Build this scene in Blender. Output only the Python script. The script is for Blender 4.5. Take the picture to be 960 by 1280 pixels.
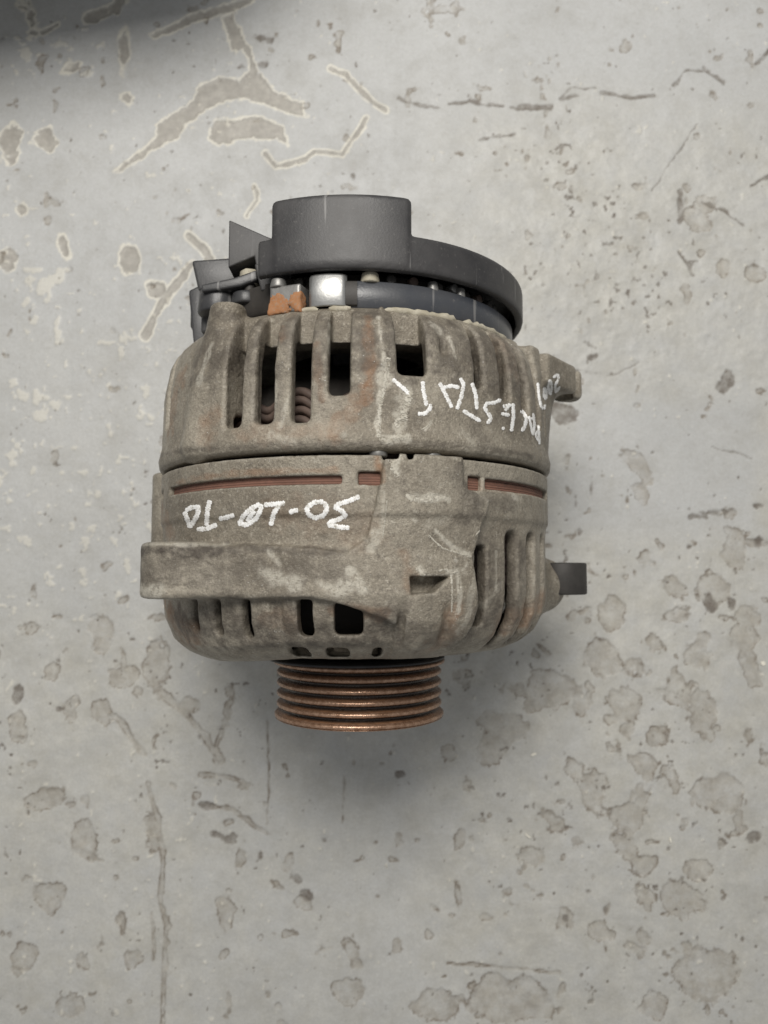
import bpy, math, random
import numpy as np
from mathutils import Vector
from mathutils.bvhtree import BVHTree

S = 0.001                                    # everything below is measured in millimetres
for o in list(bpy.data.objects): bpy.data.objects.remove(o)
scene = bpy.context.scene
COL = scene.collection

# ------------------------------------------------------------------ camera, world, lamps
CAM_H, TILT, FPX = 338.0, math.radians(4.56), 940.0
cam_d = bpy.data.cameras.new('camera'); cam = bpy.data.objects.new('camera', cam_d); COL.objects.link(cam)
cam.location = (0, 0, CAM_H * S); cam.rotation_euler = (TILT, 0, 0)
cam_d.sensor_fit = 'VERTICAL'; cam_d.sensor_height = 36; cam_d.lens = 36 * FPX / 1280
cam_d.clip_start = 0.01; cam_d.clip_end = 50
cam_d.dof.use_dof = True; cam_d.dof.focus_distance = 0.222; cam_d.dof.aperture_fstop = 13
scene.camera = cam

w = bpy.data.worlds.new('World'); scene.world = w; w.use_nodes = True
w.node_tree.nodes['Background'].inputs[0].default_value = (0.98, 0.99, 1.0, 1)
w.node_tree.nodes['Background'].inputs[1].default_value = 0.33

def area(name, loc, aim, size, size_y, power, col):
    d = bpy.data.lights.new(name, 'AREA'); d.shape = 'RECTANGLE'; d.size = size; d.size_y = size_y
    d.energy = power; d.color = col
    o = bpy.data.objects.new(name, d); COL.objects.link(o); o.location = loc
    o.rotation_euler = (Vector(aim) - Vector(loc)).to_track_quat('-Z', 'Y').to_euler()
    return o
area('ceiling_lamp', (-0.05, 0.40, 0.74), (0, 0.06, 0), 0.40, 0.30, 6.4, (1.0, 0.965, 0.91))
scene.view_settings.view_transform = 'Standard'; scene.view_settings.look = 'None'
scene.view_settings.exposure = 0; scene.view_settings.gamma = 1
scene.render.engine = 'CYCLES'

# ------------------------------------------------------------------ measuring helpers
CX, CZ = -10.0, 68.0                          # the shaft axis runs along y through (CX, CZ)
ct, st = math.cos(TILT), math.sin(TILT)
def ray(u, v):
    y, z = 640.0 - v, -FPX
    return np.array([u - 480.0, y * ct - z * st, y * st + z * ct])
def on_floor(u, v):
    d = ray(u, v); t = -CAM_H / d[2]
    return d[0] * t, d[1] * t
def on_cyl(u, v, r=67.0):                     # photo point -> (angle round the shaft in degrees, y)
    d = ray(u, v); o = np.array([-CX, 0, CAM_H - CZ])
    a = d[0] ** 2 + d[2] ** 2; b = o[0] * d[0] + o[2] * d[2]; c = o[0] ** 2 + o[2] ** 2 - r * r
    D = max(b * b - a * c, 0); t = (-b - math.sqrt(D)) / a; p = o + t * d
    return math.degrees(math.atan2(p[0], p[2])), p[1]

# ------------------------------------------------------------------ noise in numpy
def _hash(ix, iy, iz, seed):
    h = (ix * 374761393 + iy * 668265263 + iz * 2147483647 + seed * 974634777) & 0xffffffff
    h = ((h ^ (h >> 13)) * 1274126177) & 0xffffffff
    h = h ^ (h >> 16)
    return (h & 0xffff).astype(np.float32) / 65535.0
def noise2(x, y, scale, seed=0):
    x = x / scale; y = y / scale
    ix = np.floor(x).astype(np.int64); iy = np.floor(y).astype(np.int64)
    fx = (x - ix).astype(np.float32); fy = (y - iy).astype(np.float32)
    fx = fx * fx * (3 - 2 * fx); fy = fy * fy * (3 - 2 * fy); z = np.zeros_like(ix)
    a = _hash(ix, iy, z, seed); b = _hash(ix + 1, iy, z, seed); c = _hash(ix, iy + 1, z, seed); d = _hash(ix + 1, iy + 1, z, seed)
    return (a * (1 - fx) + b * fx) * (1 - fy) + (c * (1 - fx) + d * fx) * fy
def fbm2(x, y, scale, octv=3, seed=0):
    s = 0; a = 1; t = 0
    for i in range(octv):
        s = s + a * noise2(x + 13.7 * i, y - 7.1 * i, scale, seed + i); t += a; a *= 0.5; scale *= 0.5
    return s / t
def sstep(a, b, x):
    t = np.clip((x - a) / (b - a), 0, 1); return t * t * (3 - 2 * t)

# ------------------------------------------------------------------ material helpers
class NT:
    def __init__(s, name):
        s.m = bpy.data.materials.new(name); s.m.use_nodes = True; s.t = s.m.node_tree
        s.b = s.t.nodes['Principled BSDF']; s.co = s.t.nodes.new('ShaderNodeTexCoord').outputs['Object']
    def n(s, typ, **kw):
        nd = s.t.nodes.new(typ)
        for k, v in kw.items():
            if k in nd.inputs.keys():
                if hasattr(v, 'is_linked') or isinstance(v, bpy.types.NodeSocket): s.t.links.new(v, nd.inputs[k])
                else: nd.inputs[k].default_value = v
            else: setattr(nd, k, v)
        return nd
    def link(s, a, b): s.t.links.new(a, b)
    def noise(s, scale, detail=4, rough=0.6, vec=None, dist=0.0):
        return s.n('ShaderNodeTexNoise', Scale=scale, Detail=detail, Roughness=rough, Distortion=dist, Vector=vec or s.co).outputs['Fac']
    def ramp(s, fac, p0, p1, v0=0.0, v1=1.0):
        r = s.n('ShaderNodeMapRange', **{'From Min': p0, 'From Max': p1, 'To Min': v0, 'To Max': v1}); s.link(fac, r.inputs['Value'])
        return r.outputs['Result']
    def mix(s, fac, a, b):
        m = s.n('ShaderNodeMix', data_type='RGBA')
        for sock, v in ((m.inputs[0], fac), (m.inputs[6], a), (m.inputs[7], b)):
            if isinstance(v, bpy.types.NodeSocket): s.link(v, sock)
            elif isinstance(v, (int, float)): sock.default_value = v
            else: sock.default_value = (v[0], v[1], v[2], 1)
        return m.outputs[2]
    def math(s, op, a, b=0.0):
        m = s.n('ShaderNodeMath', operation=op)
        for i, v in enumerate((a, b)):
            if isinstance(v, bpy.types.NodeSocket): s.link(v, m.inputs[i])
            else: m.inputs[i].default_value = v
        return m.outputs[0]
    def attr(s, name):
        a = s.n('ShaderNodeAttribute'); a.attribute_name = name
        sp = s.n('ShaderNodeSeparateColor'); s.link(a.outputs['Color'], sp.inputs[0])
        return sp.outputs[0], sp.outputs[1], sp.outputs[2]
    def set(s, col=None, rough=None, metal=None, spec=None):
        for k, v in (('Base Color', col), ('Roughness', rough), ('Metallic', metal), ('Specular IOR Level', spec)):
            if v is None: continue
            if isinstance(v, bpy.types.NodeSocket): s.link(v, s.b.inputs[k])
            elif isinstance(v, tuple): s.b.inputs[k].default_value = (v[0], v[1], v[2], 1)
            else: s.b.inputs[k].default_value = v
    def bump(s, h, strength, dist, prev=None):
        b = s.n('ShaderNodeBump', Strength=strength, Distance=dist); s.link(h, b.inputs['Height'])
        if prev: s.link(prev, b.inputs['Normal'])
        s.link(b.outputs[0], s.b.inputs['Normal']); return b.outputs[0]

def mat_cast(name='cast_aluminium'):
    t = NT(name)
    rust, white, dark = t.attr('stain_shade')
    big = t.noise(28, 5, 0.6); mid = t.noise(130, 5, 0.65); fine = t.noise(900, 4, 0.7); sp = t.noise(1500, 2, 0.5)
    c = t.mix(t.ramp(big, 0.38, 0.62), (0.158, 0.135, 0.101), (0.335, 0.303, 0.245))
    c = t.mix(t.ramp(mid, 0.42, 0.75, 0, 0.65), c, (0.115, 0.097, 0.074))
    c = t.mix(t.ramp(t.noise(75, 5, 0.7), 0.55, 0.78, 0, 0.5), c, (0.31, 0.275, 0.22))
    c = t.mix(t.ramp(fine, 0.3, 0.75, 0, 0.5), c, (0.30, 0.265, 0.21))
    c = t.mix(t.ramp(t.noise(420, 4, 0.7), 0.55, 0.72, 0, 0.55), c, (0.115, 0.10, 0.082))
    c = t.mix(t.ramp(t.noise(230, 7, 0.85), 0.53, 0.66, 0, 0.6), c, (0.080, 0.068, 0.053))
    c = t.mix(t.ramp(t.noise(480, 6, 0.85), 0.54, 0.64, 0, 0.75), c, (0.42, 0.385, 0.32))
    c = t.mix(t.ramp(t.noise(1500, 4, 0.8), 0.50, 0.66, 0, 0.55), c, (0.10, 0.086, 0.068))
    c = t.mix(t.ramp(t.noise(1250, 4, 0.8), 0.55, 0.68, 0, 0.6), c, (0.46, 0.42, 0.34))
    geo = t.n('ShaderNodeNewGeometry')
    worn_edge = t.math('MULTIPLY', t.ramp(geo.outputs['Pointiness'], 0.515, 0.56), t.ramp(t.noise(190, 6, 0.8), 0.42, 0.6))
    c = t.mix(t.math('MULTIPLY', worn_edge, 0.65), c, (0.43, 0.405, 0.35))
    # rust-coloured dust and bleeding
    rn = t.math('MULTIPLY', rust, t.ramp(t.noise(210, 5, 0.7), 0.25, 0.62))
    c = t.mix(t.math('MULTIPLY', rn, 0.75), c, (0.25, 0.125, 0.058))
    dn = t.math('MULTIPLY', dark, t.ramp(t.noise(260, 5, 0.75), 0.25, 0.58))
    c = t.mix(dn, c, (0.072, 0.060, 0.048))  # dark channel mixes real grime with painted-in shade
    # oxide crumbs: light, granular, plus sparse bright specks everywhere
    wn = t.math('MULTIPLY', white, t.ramp(t.noise(700, 5, 0.75), 0.34, 0.52))
    c = t.mix(t.math('MULTIPLY', wn, 0.85), c, (0.50, 0.47, 0.40))
    spk = t.math('MULTIPLY', t.ramp(sp, 0.70, 0.76), t.ramp(t.noise(60, 3, 0.5), 0.45, 0.6))
    c = t.mix(t.math('MULTIPLY', spk, 0.8), c, (0.62, 0.60, 0.56))
    t.set(col=c, rough=t.ramp(mid, 0.3, 0.7, 0.36, 0.62), metal=0.22, spec=0.5)
    n1 = t.bump(t.noise(300, 7, 0.75), 0.8, 0.0008)
    t.bump(t.noise(1100, 4, 0.7), 0.7, 0.0004, n1)
    return t.m
def mat_plastic(name, base, rough=0.5, dust=0.35):
    t = NT(name)
    n = t.noise(45, 5, 0.6); f = t.noise(600, 4, 0.7)
    c = t.mix(t.ramp(n, 0.35, 0.75, 0, dust), base, (0.11, 0.105, 0.10))
    c = t.mix(t.ramp(f, 0.60, 0.8, 0, dust), c, (0.2, 0.19, 0.175))
    sc = t.n('ShaderNodeMapping', Vector=t.co); sc.inputs['Rotation'].default_value = (0.1, 0.2, 0.6); sc.inputs['Scale'].default_value = (1, 0.06, 1)
    c = t.mix(t.ramp(t.noise(500, 2, 0.5, sc.outputs[0]), 0.66, 0.72, 0, 0.6), c, (0.22, 0.215, 0.21))
    t.set(col=c, rough=t.ramp(n, 0.3, 0.7, rough - 0.06, rough + 0.12), spec=0.5)
    t.bump(t.noise(1400, 3, 0.6), 0.25, 0.0002)
    return t.m
def mat_rust(name, a, b, c3, scale=160, metal=0.25, rough=0.6, wear=None):
    t = NT(name)
    c = t.mix(t.ramp(t.noise(scale, 5, 0.7), 0.35, 0.68), a, b)
    c = t.mix(t.ramp(t.noise(scale * 4, 4, 0.7), 0.5, 0.75, 0, 0.8), c, c3)
    r = t.ramp(t.noise(scale * 2, 4, 0.6), 0.3, 0.7, rough - 0.12, rough + 0.15)
    t.set(col=c, rough=r, metal=metal, spec=0.5)
    t.bump(t.noise(scale * 6, 4, 0.7), 0.5, 0.00025)
    if name == 'stator_laminations':
        wv = t.n('ShaderNodeTexWave', Vector=t.co, Scale=450.0, Distortion=0.4); wv.bands_direction = 'Y'
        t.bump(wv.outputs['Fac'], 0.8, 0.0004)
        t.set(col=t.mix(t.ramp(wv.outputs['Fac'], 0.2, 0.8, 0, .2), c, (0.06, 0.04, 0.032)))
    return t.m
def mat_flat(name, col, rough, metal=0.0, var=0.25, scale=200):
    t = NT(name)
    c = t.mix(t.ramp(t.noise(scale, 4, 0.65), 0.3, 0.7), tuple(x * (1 - var) for x in col), tuple(min(1, x * (1 + var)) for x in col))
    t.set(col=c, rough=rough, metal=metal); t.bump(t.noise(scale * 5, 3, 0.6), 0.25, 0.0002)
    return t.m

M_cast = mat_cast()
M_cover = mat_plastic('cover_plastic', (0.022, 0.0215, 0.023), 0.46, 0.45)
M_black = mat_plastic('black_plastic', (0.022, 0.023, 0.026), 0.38, 0.5)
M_band = mat_plastic('glossy_band', (0.035, 0.040, 0.050), 0.27, 0.35)
def mat_pulley():
    t = NT('rusty_pulley')
    x = t.n('ShaderNodeSeparateXYZ'); t.link(t.co, x.inputs[0])
    dx = t.math('SUBTRACT', x.outputs[0], (CX + 1.3) * S); dz = t.math('SUBTRACT', x.outputs[2], CZ * S)
    r = t.math('SQRT', t.math('ADD', t.math('MULTIPLY', dx, dx), t.math('MULTIPLY', dz, dz)))
    tip = t.ramp(r, 0.0276, 0.0288); pit = t.ramp(r, 0.0262, 0.0276)
    n = t.noise(190, 6, 0.75)
    c = t.mix(t.ramp(n, 0.35, 0.65), (0.10, 0.052, 0.030), (0.24, 0.12, 0.06))
    c = t.mix(tip, c, t.mix(t.ramp(t.noise(500, 5, 0.8), 0.4, 0.62), (0.45, 0.29, 0.20), (0.25, 0.14, 0.085)))
    c = t.mix(pit, (0.036, 0.022, 0.015), c)
    t.set(col=c, rough=t.ramp(t.noise(600, 5, 0.8), 0.35, 0.65, 0.16, 0.42), metal=t.math('MULTIPLY', tip, 0.6), spec=0.6)
    t.bump(t.noise(900, 4, 0.7), 0.5, 0.0003)
    return t.m
M_pulley = mat_pulley()
M_dark = mat_flat('dark_steel', (0.03, 0.03, 0.032), 0.45, 0.5)
M_bush = mat_flat('dark_bushing', (0.036, 0.033, 0.030), 0.6, 0.2)
M_core = mat_rust('stator_laminations', (0.165, 0.080, 0.055), (0.25, 0.125, 0.088), (0.09, 0.05, 0.04), 120, 0.1, 0.75)
M_copper = mat_flat('varnished_copper', (0.095, 0.066, 0.053), 0.6, 0.1)
M_steel = mat_flat('bright_steel', (0.40, 0.40, 0.39), 0.42, 0.85, 0.15)
M_dull = mat_flat('dull_steel', (0.23, 0.225, 0.215), 0.45, 0.6)
M_orange = mat_rust('orange_rust', (0.27, 0.115, 0.045), (0.34, 0.17, 0.08), (0.22, 0.19, 0.16), 330, 0.0, 0.85)
M_inner = mat_flat('grimy_interior', (0.03, 0.026, 0.022), 0.8)
def mat_marker():
    t = NT('white_marker_paint')
    c = t.mix(t.ramp(t.noise(900, 6, 0.85), 0.50, 0.62), (0.76, 0.76, 0.75), (0.46, 0.44, 0.40))
    c = t.mix(t.ramp(t.noise(350, 5, 0.8), 0.56, 0.64, 0, .9), c, (0.30, 0.275, 0.23))
    t.set(col=c, rough=0.55); t.bump(t.noise(900, 4, 0.7), 0.5, 0.0003)
    return t.m
M_paint = mat_marker()
M_bead = mat_rust('crumbly_sealant', (0.30, 0.27, 0.20), (0.45, 0.42, 0.34), (0.15, 0.12, 0.09), 400, 0.0, 0.85)

# ------------------------------------------------------------------ mesh helpers
def link(name, me, mats, parent=None, smooth=True):
    o = bpy.data.objects.new(name, me); COL.objects.link(o)
    for m in (mats if isinstance(mats, (list, tuple)) else [mats]): me.materials.append(m)
    if parent: o.parent = parent
    if smooth and len(me.polygons): me.polygons.foreach_set('use_smooth', np.ones(len(me.polygons), dtype=bool))
    return o
def raw_mesh(name, V, F):
    V = np.asarray(V, dtype=np.float32); F = np.asarray(F, dtype=np.int32)
    me = bpy.data.meshes.new(name); k = F.shape[1]
    me.vertices.add(len(V)); me.vertices.foreach_set('co', V.ravel())
    me.loops.add(F.size); me.loops.foreach_set('vertex_index', F.ravel())
    me.polygons.add(len(F)); me.polygons.foreach_set('loop_start', np.arange(0, F.size, k, dtype=np.int32))
    me.update(calc_edges=True); me.validate()
    return me
def colour_attr(me, name, rgb):
    a = me.color_attributes.new(name, 'FLOAT_COLOR', 'POINT')
    d = np.ones((len(me.vertices), 4), dtype=np.float32); d[:, :3] = rgb
    a.data.foreach_set('color', d.ravel())

# signed-distance modelling: the castings are carved on a fine grid and skinned with surface nets
def nets(F, org, h):
    Sg = F < 0
    n = [k - 1 for k in F.shape]
    cnt = np.zeros(n, dtype=np.int8)
    for a in (0, 1):
        for b in (0, 1):
            for c in (0, 1):
                cnt += Sg[a:a + n[0], b:b + n[1], c:c + n[2]]
    mixed = (cnt > 0) & (cnt < 8)
    idx = np.full(n, -1, dtype=np.int32); ci = np.argwhere(mixed); idx[mixed] = np.arange(len(ci))
    acc = np.zeros((len(ci), 3), dtype=np.float32); k = np.zeros(len(ci), dtype=np.float32)
    corner = {}
    for a in (0, 1):
        for b in (0, 1):
            for c in (0, 1):
                corner[(a, b, c)] = F[ci[:, 0] + a, ci[:, 1] + b, ci[:, 2] + c]
    for ax in range(3):
        for p in (0, 1):
            for q in (0, 1):
                A = [p, q]; A.insert(ax, 0); B = [p, q]; B.insert(ax, 1)
                va, vb = corner[tuple(A)], corner[tuple(B)]
                m = (va < 0) != (vb < 0)
                t = np.where(m, va / np.where(m, va - vb, 1), 0)
                for d in range(3): acc[:, d] += m * (A[d] + t * (1 if d == ax else 0))
                k += m
    V = np.asarray(org, dtype=np.float32) + (ci + acc / k[:, None]) * h
    faces = []
    for ax in range(3):
        sl0 = [slice(None)] * 3; sl1 = [slice(None)] * 3
        sl0[ax] = slice(0, -1); sl1[ax] = slice(1, None)
        ch = Sg[tuple(sl0)] != Sg[tuple(sl1)]
        o1, o2 = [(1, 2), (2, 0), (0, 1)][ax]
        e = np.argwhere(ch)
        ok = (e[:, o1] > 0) & (e[:, o2] > 0) & (e[:, o1] < F.shape[o1] - 1) & (e[:, o2] < F.shape[o2] - 1)
        e = e[ok]; inside = Sg[e[:, 0], e[:, 1], e[:, 2]]
        def cell(d1, d2):
            c = e.copy(); c[:, o1] += d1; c[:, o2] += d2
            return idx[c[:, 0], c[:, 1], c[:, 2]]
        q = np.stack([cell(-1, -1), cell(0, -1), cell(0, 0), cell(-1, 0)], 1)
        q[~inside] = q[~inside][:, ::-1]
        faces.append(q)
    return V, np.concatenate(faces)
def smin(a, b, k):
    h = np.clip(0.5 + 0.5 * (b - a) / k, 0, 1)
    return b + (a - b) * h - k * h * (1 - h)
def smax(a, b, k): return -smin(-a, -b, k)

class Carve:
    """a grid round the shaft axis; X, Z are measured from the axis"""
    def __init__(s, x0, x1, y0, y1, z0, z1, h):
        s.h = h; s.org = np.array([x0, y0, z0], dtype=np.float32)
        s.ax = [np.arange(a, b + h, h, dtype=np.float32) for a, b in ((x0, x1), (y0, y1), (z0, z1))]
        s.F = np.full([len(a) for a in s.ax], 1e3, dtype=np.float32)
    def win(s, x0=-1e9, x1=1e9, y0=-1e9, y1=1e9, z0=-1e9, z1=1e9):
        sl = []
        for a, (lo, hi) in zip(s.ax, ((x0, x1), (y0, y1), (z0, z1))):
            i = int(np.searchsorted(a, lo)); j = int(np.searchsorted(a, hi)); sl.append(slice(i, max(j, i)))
        X = s.ax[0][sl[0]][:, None, None]; Y = s.ax[1][sl[1]][None, :, None]; Z = s.ax[2][sl[2]][None, None, :]
        return tuple(sl), X, Y, Z
    def add(s, fn, box=(), k=0.0):
        sl, X, Y, Z = s.win(*box)
        if 0 in s.F[sl].shape: return
        d = fn(X, Y, Z); s.F[sl] = smin(s.F[sl], d, k) if k else np.minimum(s.F[sl], d)
    def cut(s, fn, box=(), k=0.0):
        sl, X, Y, Z = s.win(*box)
        if 0 in s.F[sl].shape: return
        d = -fn(X, Y, Z); s.F[sl] = smax(s.F[sl], d, k) if k else np.maximum(s.F[sl], d)
    def mesh(s, name, rough=0.0):
        if rough:                            # the hand-cast unevenness of the skin, real relief
            X, Y, Z = s.ax[0][:, None, None], s.ax[1][None, :, None], s.ax[2][None, None, :]
            s.F += rough * (np.sin(X * 0.9 + 1.3 * np.sin(Y * 0.35)) * np.sin(Y * 0.8 + Z * 0.3) * np.sin(Z * 0.85 + 0.7)
                            + 0.6 * np.sin(X * 1.9 + Y * 0.6) * np.sin(Y * 1.7 - Z) * np.sin(Z * 2.1 + X * .4)).astype(np.float32)
        V, Fc = nets(s.F, s.org, s.h)
        V = (V + np.array([CX, 0, CZ], dtype=np.float32)) * S
        s.V = V
        return raw_mesh(name, V, Fc)

def rbox2(a, b, ha, hb, r):
    qa = np.abs(a) - (ha - r); qb = np.abs(b) - (hb - r)
    return np.sqrt(np.maximum(qa, 0) ** 2 + np.maximum(qb, 0) ** 2) + np.minimum(np.maximum(qa, qb), 0) - r
def slot(C, phi, half, y0, y1, rlo, rhi=85, round_=1.6, k=1.0, pad=2.0, shear=0.0):
    p = math.radians(phi); c, s_ = math.cos(p), math.sin(p)
    xs = [q * s_ + t * c for q in (rlo, rhi) for t in (-half - pad, half + pad)]
    zs = [q * c - t * s_ for q in (rlo, rhi) for t in (-half - pad, half + pad)]
    def fn(X, Y, Z):
        t = X * c - Z * s_; q = X * s_ + Z * c
        return np.maximum(rbox2(t - shear * (Y - (y0 + y1) / 2), Y - (y0 + y1) / 2, half, (y1 - y0) / 2, min(round_, half * 0.95)), rlo - q)
    C.cut(fn, (min(xs) - 1, max(xs) + 1, y0 - pad - 1, y1 + pad + 1, min(zs) - 1, max(zs) + 1), k)
def tapered(X, Z, a, b, ra, rb):              # 2D tapered capsule in the X-Z plane
    dx, dz = b[0] - a[0], b[1] - a[1]; L = dx * dx + dz * dz
    t = np.clip(((X - a[0]) * dx + (Z - a[1]) * dz) / L, 0, 1)
    return np.sqrt((X - a[0] - t * dx) ** 2 + (Z - a[1] - t * dz) ** 2) - (ra + (rb - ra) * t)
def capsule3(X, Y, Z, a, b, ra, rb):
    d = [b[i] - a[i] for i in range(3)]; L = sum(v * v for v in d)
    t = np.clip(((X - a[0]) * d[0] + (Y - a[1]) * d[1] + (Z - a[2]) * d[2]) / L, 0, 1)
    return np.sqrt((X - a[0] - t * d[0]) ** 2 + (Y - a[1] - t * d[1]) ** 2 + (Z - a[2] - t * d[2]) ** 2) - (ra + (rb - ra) * t)
def slab(Y, y0, y1): return np.abs(Y - (y0 + y1) / 2) - (y1 - y0) / 2
def poly2(px, py, P):                         # signed distance to a polygon
    d = np.full(np.broadcast(px, py).shape, 1e9, dtype=np.float32); sgn = np.ones_like(d)
    n = len(P)
    for i in range(n):
        ax, ay = P[i]; bx, by = P[i - 1]
        ex, ey = bx - ax, by - ay; wx, wy = px - ax, py - ay
        t = np.clip((wx * ex + wy * ey) / (ex * ex + ey * ey), 0, 1)
        d = np.minimum(d, (wx - ex * t) ** 2 + (wy - ey * t) ** 2)
        c1 = py >= ay; c2 = py < by; c3 = (ex * wy) > (ey * wx)
        f = (c1 & c2 & c3) | (~c1 & ~c2 & ~c3)
        sgn = np.where(f, -sgn, sgn)
    return sgn * np.sqrt(d)

# stains, and shade painted in with them, by place on the casting: (photo polyline, half width in mm, strength)
def stain_shade_attr(me, V, rust, white, dark, r0=67.0):
    X = V[:, 0] / S - CX; Y = V[:, 1] / S; Z = V[:, 2] / S - CZ
    ph = np.arctan2(X, Z); r = np.sqrt(X * X + Z * Z); sx = ph * r0
    out = np.zeros((len(V), 3), dtype=np.float32)
    wob = (fbm2(sx + 500, Y + 500, 3.2, 3, 5) - 0.5)
    shell = sstep(r0 - 9, r0 - 6, r)
    for ch, items in enumerate((rust, white, dark)):
        for pts, hw, amt in items:
            P = [on_cyl(u, v, r0) for u, v in pts]; P = [(math.radians(a) * r0, b) for a, b in P]
            if len(P) == 1: P = P * 2
            xs = [p[0] for p in P]; ys = [p[1] for p in P]
            m = (sx > min(xs) - hw * 3) & (sx < max(xs) + hw * 3) & (Y > min(ys) - hw * 3) & (Y < max(ys) + hw * 3) & (r > r0 - 12)
            qx, qy = sx[m], Y[m]; d = np.full(len(qx), 1e9)
            for (ax, ay), (bx, by) in zip(P[:-1], P[1:]):
                ex, ey = bx - ax, by - ay; L = max(ex * ex + ey * ey, 1e-6)
                t = np.clip(((qx - ax) * ex + (qy - ay) * ey) / L, 0, 1)
                d = np.minimum(d, np.hypot(qx - ax - ex * t, qy - ay - ey * t))
            d = d + wob[m] * hw * 1.6
            out[m, ch] = np.maximum(out[m, ch], amt * (1 - sstep(hw * 0.35, hw, d)) * shell[m])
    colour_attr(me, 'stain_shade', out)

def revolve(name, prof, seg, mat, parent, y_axis=True, centre=(CX, CZ)):
    """prof = [(r, y)...] swept round the shaft"""
    n = len(prof); V = []; F = []
    for i in range(seg):
        a = 2 * math.pi * i / seg
        for r, y in prof: V.append(((centre[0] + r * math.sin(a)) * S, y * S, (centre[1] + r * math.cos(a)) * S))
    for i in range(seg):
        j = (i + 1) % seg
        for k in range(n - 1): F.append((i * n + k, i * n + k + 1, j * n + k + 1, j * n + k))
    return link(name, raw_mesh(name, V, F), mat, parent)
def frustum(name, a, b, ra, rb, mat, parent, seg=32, bev=0.5):
    """round pin from point a to b (mm, world) with softened ends"""
    a = Vector(a); b = Vector(b); d = (b - a); L = d.length; d.normalize()
    u = d.orthogonal().normalized(); v = d.cross(u)
    prof = [(0, 0), (ra - bev, 0), (ra - bev * .3, bev * .3), (ra, bev), (rb, L - bev), (rb - bev * .3, L - bev * .3), (rb - bev, L), (0, L)]
    V = []; F = []; n = len(prof)
    for i in range(seg):
        t = 2 * math.pi * i / seg; e = u * math.cos(t) + v * math.sin(t)
        for r, y in prof: V.append(tuple((a + d * y + e * r) * S))
    for i in range(seg):
        j = (i + 1) % seg
        for k in range(n - 1): F.append((i * n + k, j * n + k, j * n + k + 1, i * n + k + 1))
    me = raw_mesh(name, V, F)
    o = link(name, me, mat, parent); return o
def prism(name, pts, z0, z1, mat, parent, bev=0.8, axis='z', taper=1.0):
    """outline in mm extruded and bevelled; axis z: (x, y) outline, axis y: (x, z) outline"""
    import bmesh
    bm = bmesh.new()
    P = (lambda p, h: (p[0] * S, p[1] * S, h * S)) if axis == 'z' else (lambda p, h: (p[0] * S, h * S, p[1] * S))
    lo = [bm.verts.new(P(p, z0)) for p in pts]
    hi = [bm.verts.new(P(p, z1)) for p in pts]
    bm.faces.new(lo[::-1]); bm.faces.new(hi)
    for i in range(len(pts)):
        j = (i + 1) % len(pts); bm.faces.new((lo[i], lo[j], hi[j], hi[i]))
    bmesh.ops.recalc_face_normals(bm, faces=bm.faces)
    bmesh.ops.bevel(bm, geom=list(bm.edges), offset=bev * S, segments=3, profile=0.5, affect='EDGES')
    me = bpy.data.meshes.new(name); bm.to_mesh(me); bm.free()
    o = link(name, me, mat, parent)
    return o
def tube(name, pts, r, mat, parent, seg=10, closed=False, ret=False):
    V = []; F = []; n = len(pts); P = [Vector(p) for p in pts]
    ref = Vector((0.123, 0.77, 0.31))
    for i, p in enumerate(P):
        t = (P[(i + 1) % n] - P[i - 1]) if closed else (P[min(i + 1, n - 1)] - P[max(i - 1, 0)])
        t.normalize(); u = t.cross(ref).normalized(); v = t.cross(u)
        rr = r[i] if isinstance(r, (list, tuple)) else r
        for k in range(seg):
            a = 2 * math.pi * k / seg; V.append(tuple((p + (u * math.cos(a) + v * math.sin(a)) * rr) * S))
    for i in range(n if closed else n - 1):
        j = (i + 1) % n
        for k in range(seg):
            l = (k + 1) % seg; F.append((i * seg + k, i * seg + l, j * seg + l, j * seg + k))
    if ret: return V, F
    return link(name, raw_mesh(name, V, F), mat, parent)

# ================================================================== FLOOR
def floor_axis(lo, hi, step, far):
    a = list(np.arange(lo, hi, step)); g = step; right = []; p = a[-1]
    while p < far: g *= 1.35; p += g; right.append(p)
    left = []; g = step; p = a[0]
    while p > -far: g *= 1.35; p -= g; left.append(p)
    return np.array(left[::-1] + a + right)
gx = floor_axis(-200, 200, 0.52, 2500); gy = floor_axis(-206, 292, 0.60, 2500)
GX, GY = np.meshgrid(gx, gy, indexing='ij')
warp = (fbm2(GX + 900, GY + 900, 9, 4, 11) - 0.5)
warp2 = (fbm2(GX + 300, GY + 700, 3.4, 4, 31) - 0.5)
warp3 = (fbm2(GX - 300, GY + 200, 1.5, 2, 61) - 0.5)
D_pale = np.full(GX.shape, 50.0); D_worn = np.full(GX.shape, 50.0); D_dark = np.full(GX.shape, 50.0)
def region(xs, ys, m):
    i0, i1 = np.searchsorted(gx, min(xs) - m), np.searchsorted(gx, max(xs) + m)
    j0, j1 = np.searchsorted(gy, min(ys) - m), np.searchsorted(gy, max(ys) + m)
    return slice(i0, i1), slice(j0, j1)
def chip_ellipse(D, u, v, a, b, ang=0, jag=1.0):
    x, y = on_floor(u, v); a *= 0.36; b *= 0.36; s = max(a, b)
    sl = region([x - s, x + s], [y - s, y + s], 7); X = GX[sl] - x; Y = GY[sl] - y
    c, n = math.cos(math.radians(ang)), math.sin(math.radians(ang))
    p = X * c + Y * n; q = -X * n + Y * c
    k = np.hypot(p / a, q / b); d = (k - 1) * min(a, b)
    d = d + (warp[sl] * 10.0 * min(1, min(a, b) / 4) + warp2[sl] * 3.6 * min(1, min(a, b) / 2.5) + warp3[sl] * 1.3) * jag
    D[sl] = np.minimum(D[sl], d)
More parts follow.
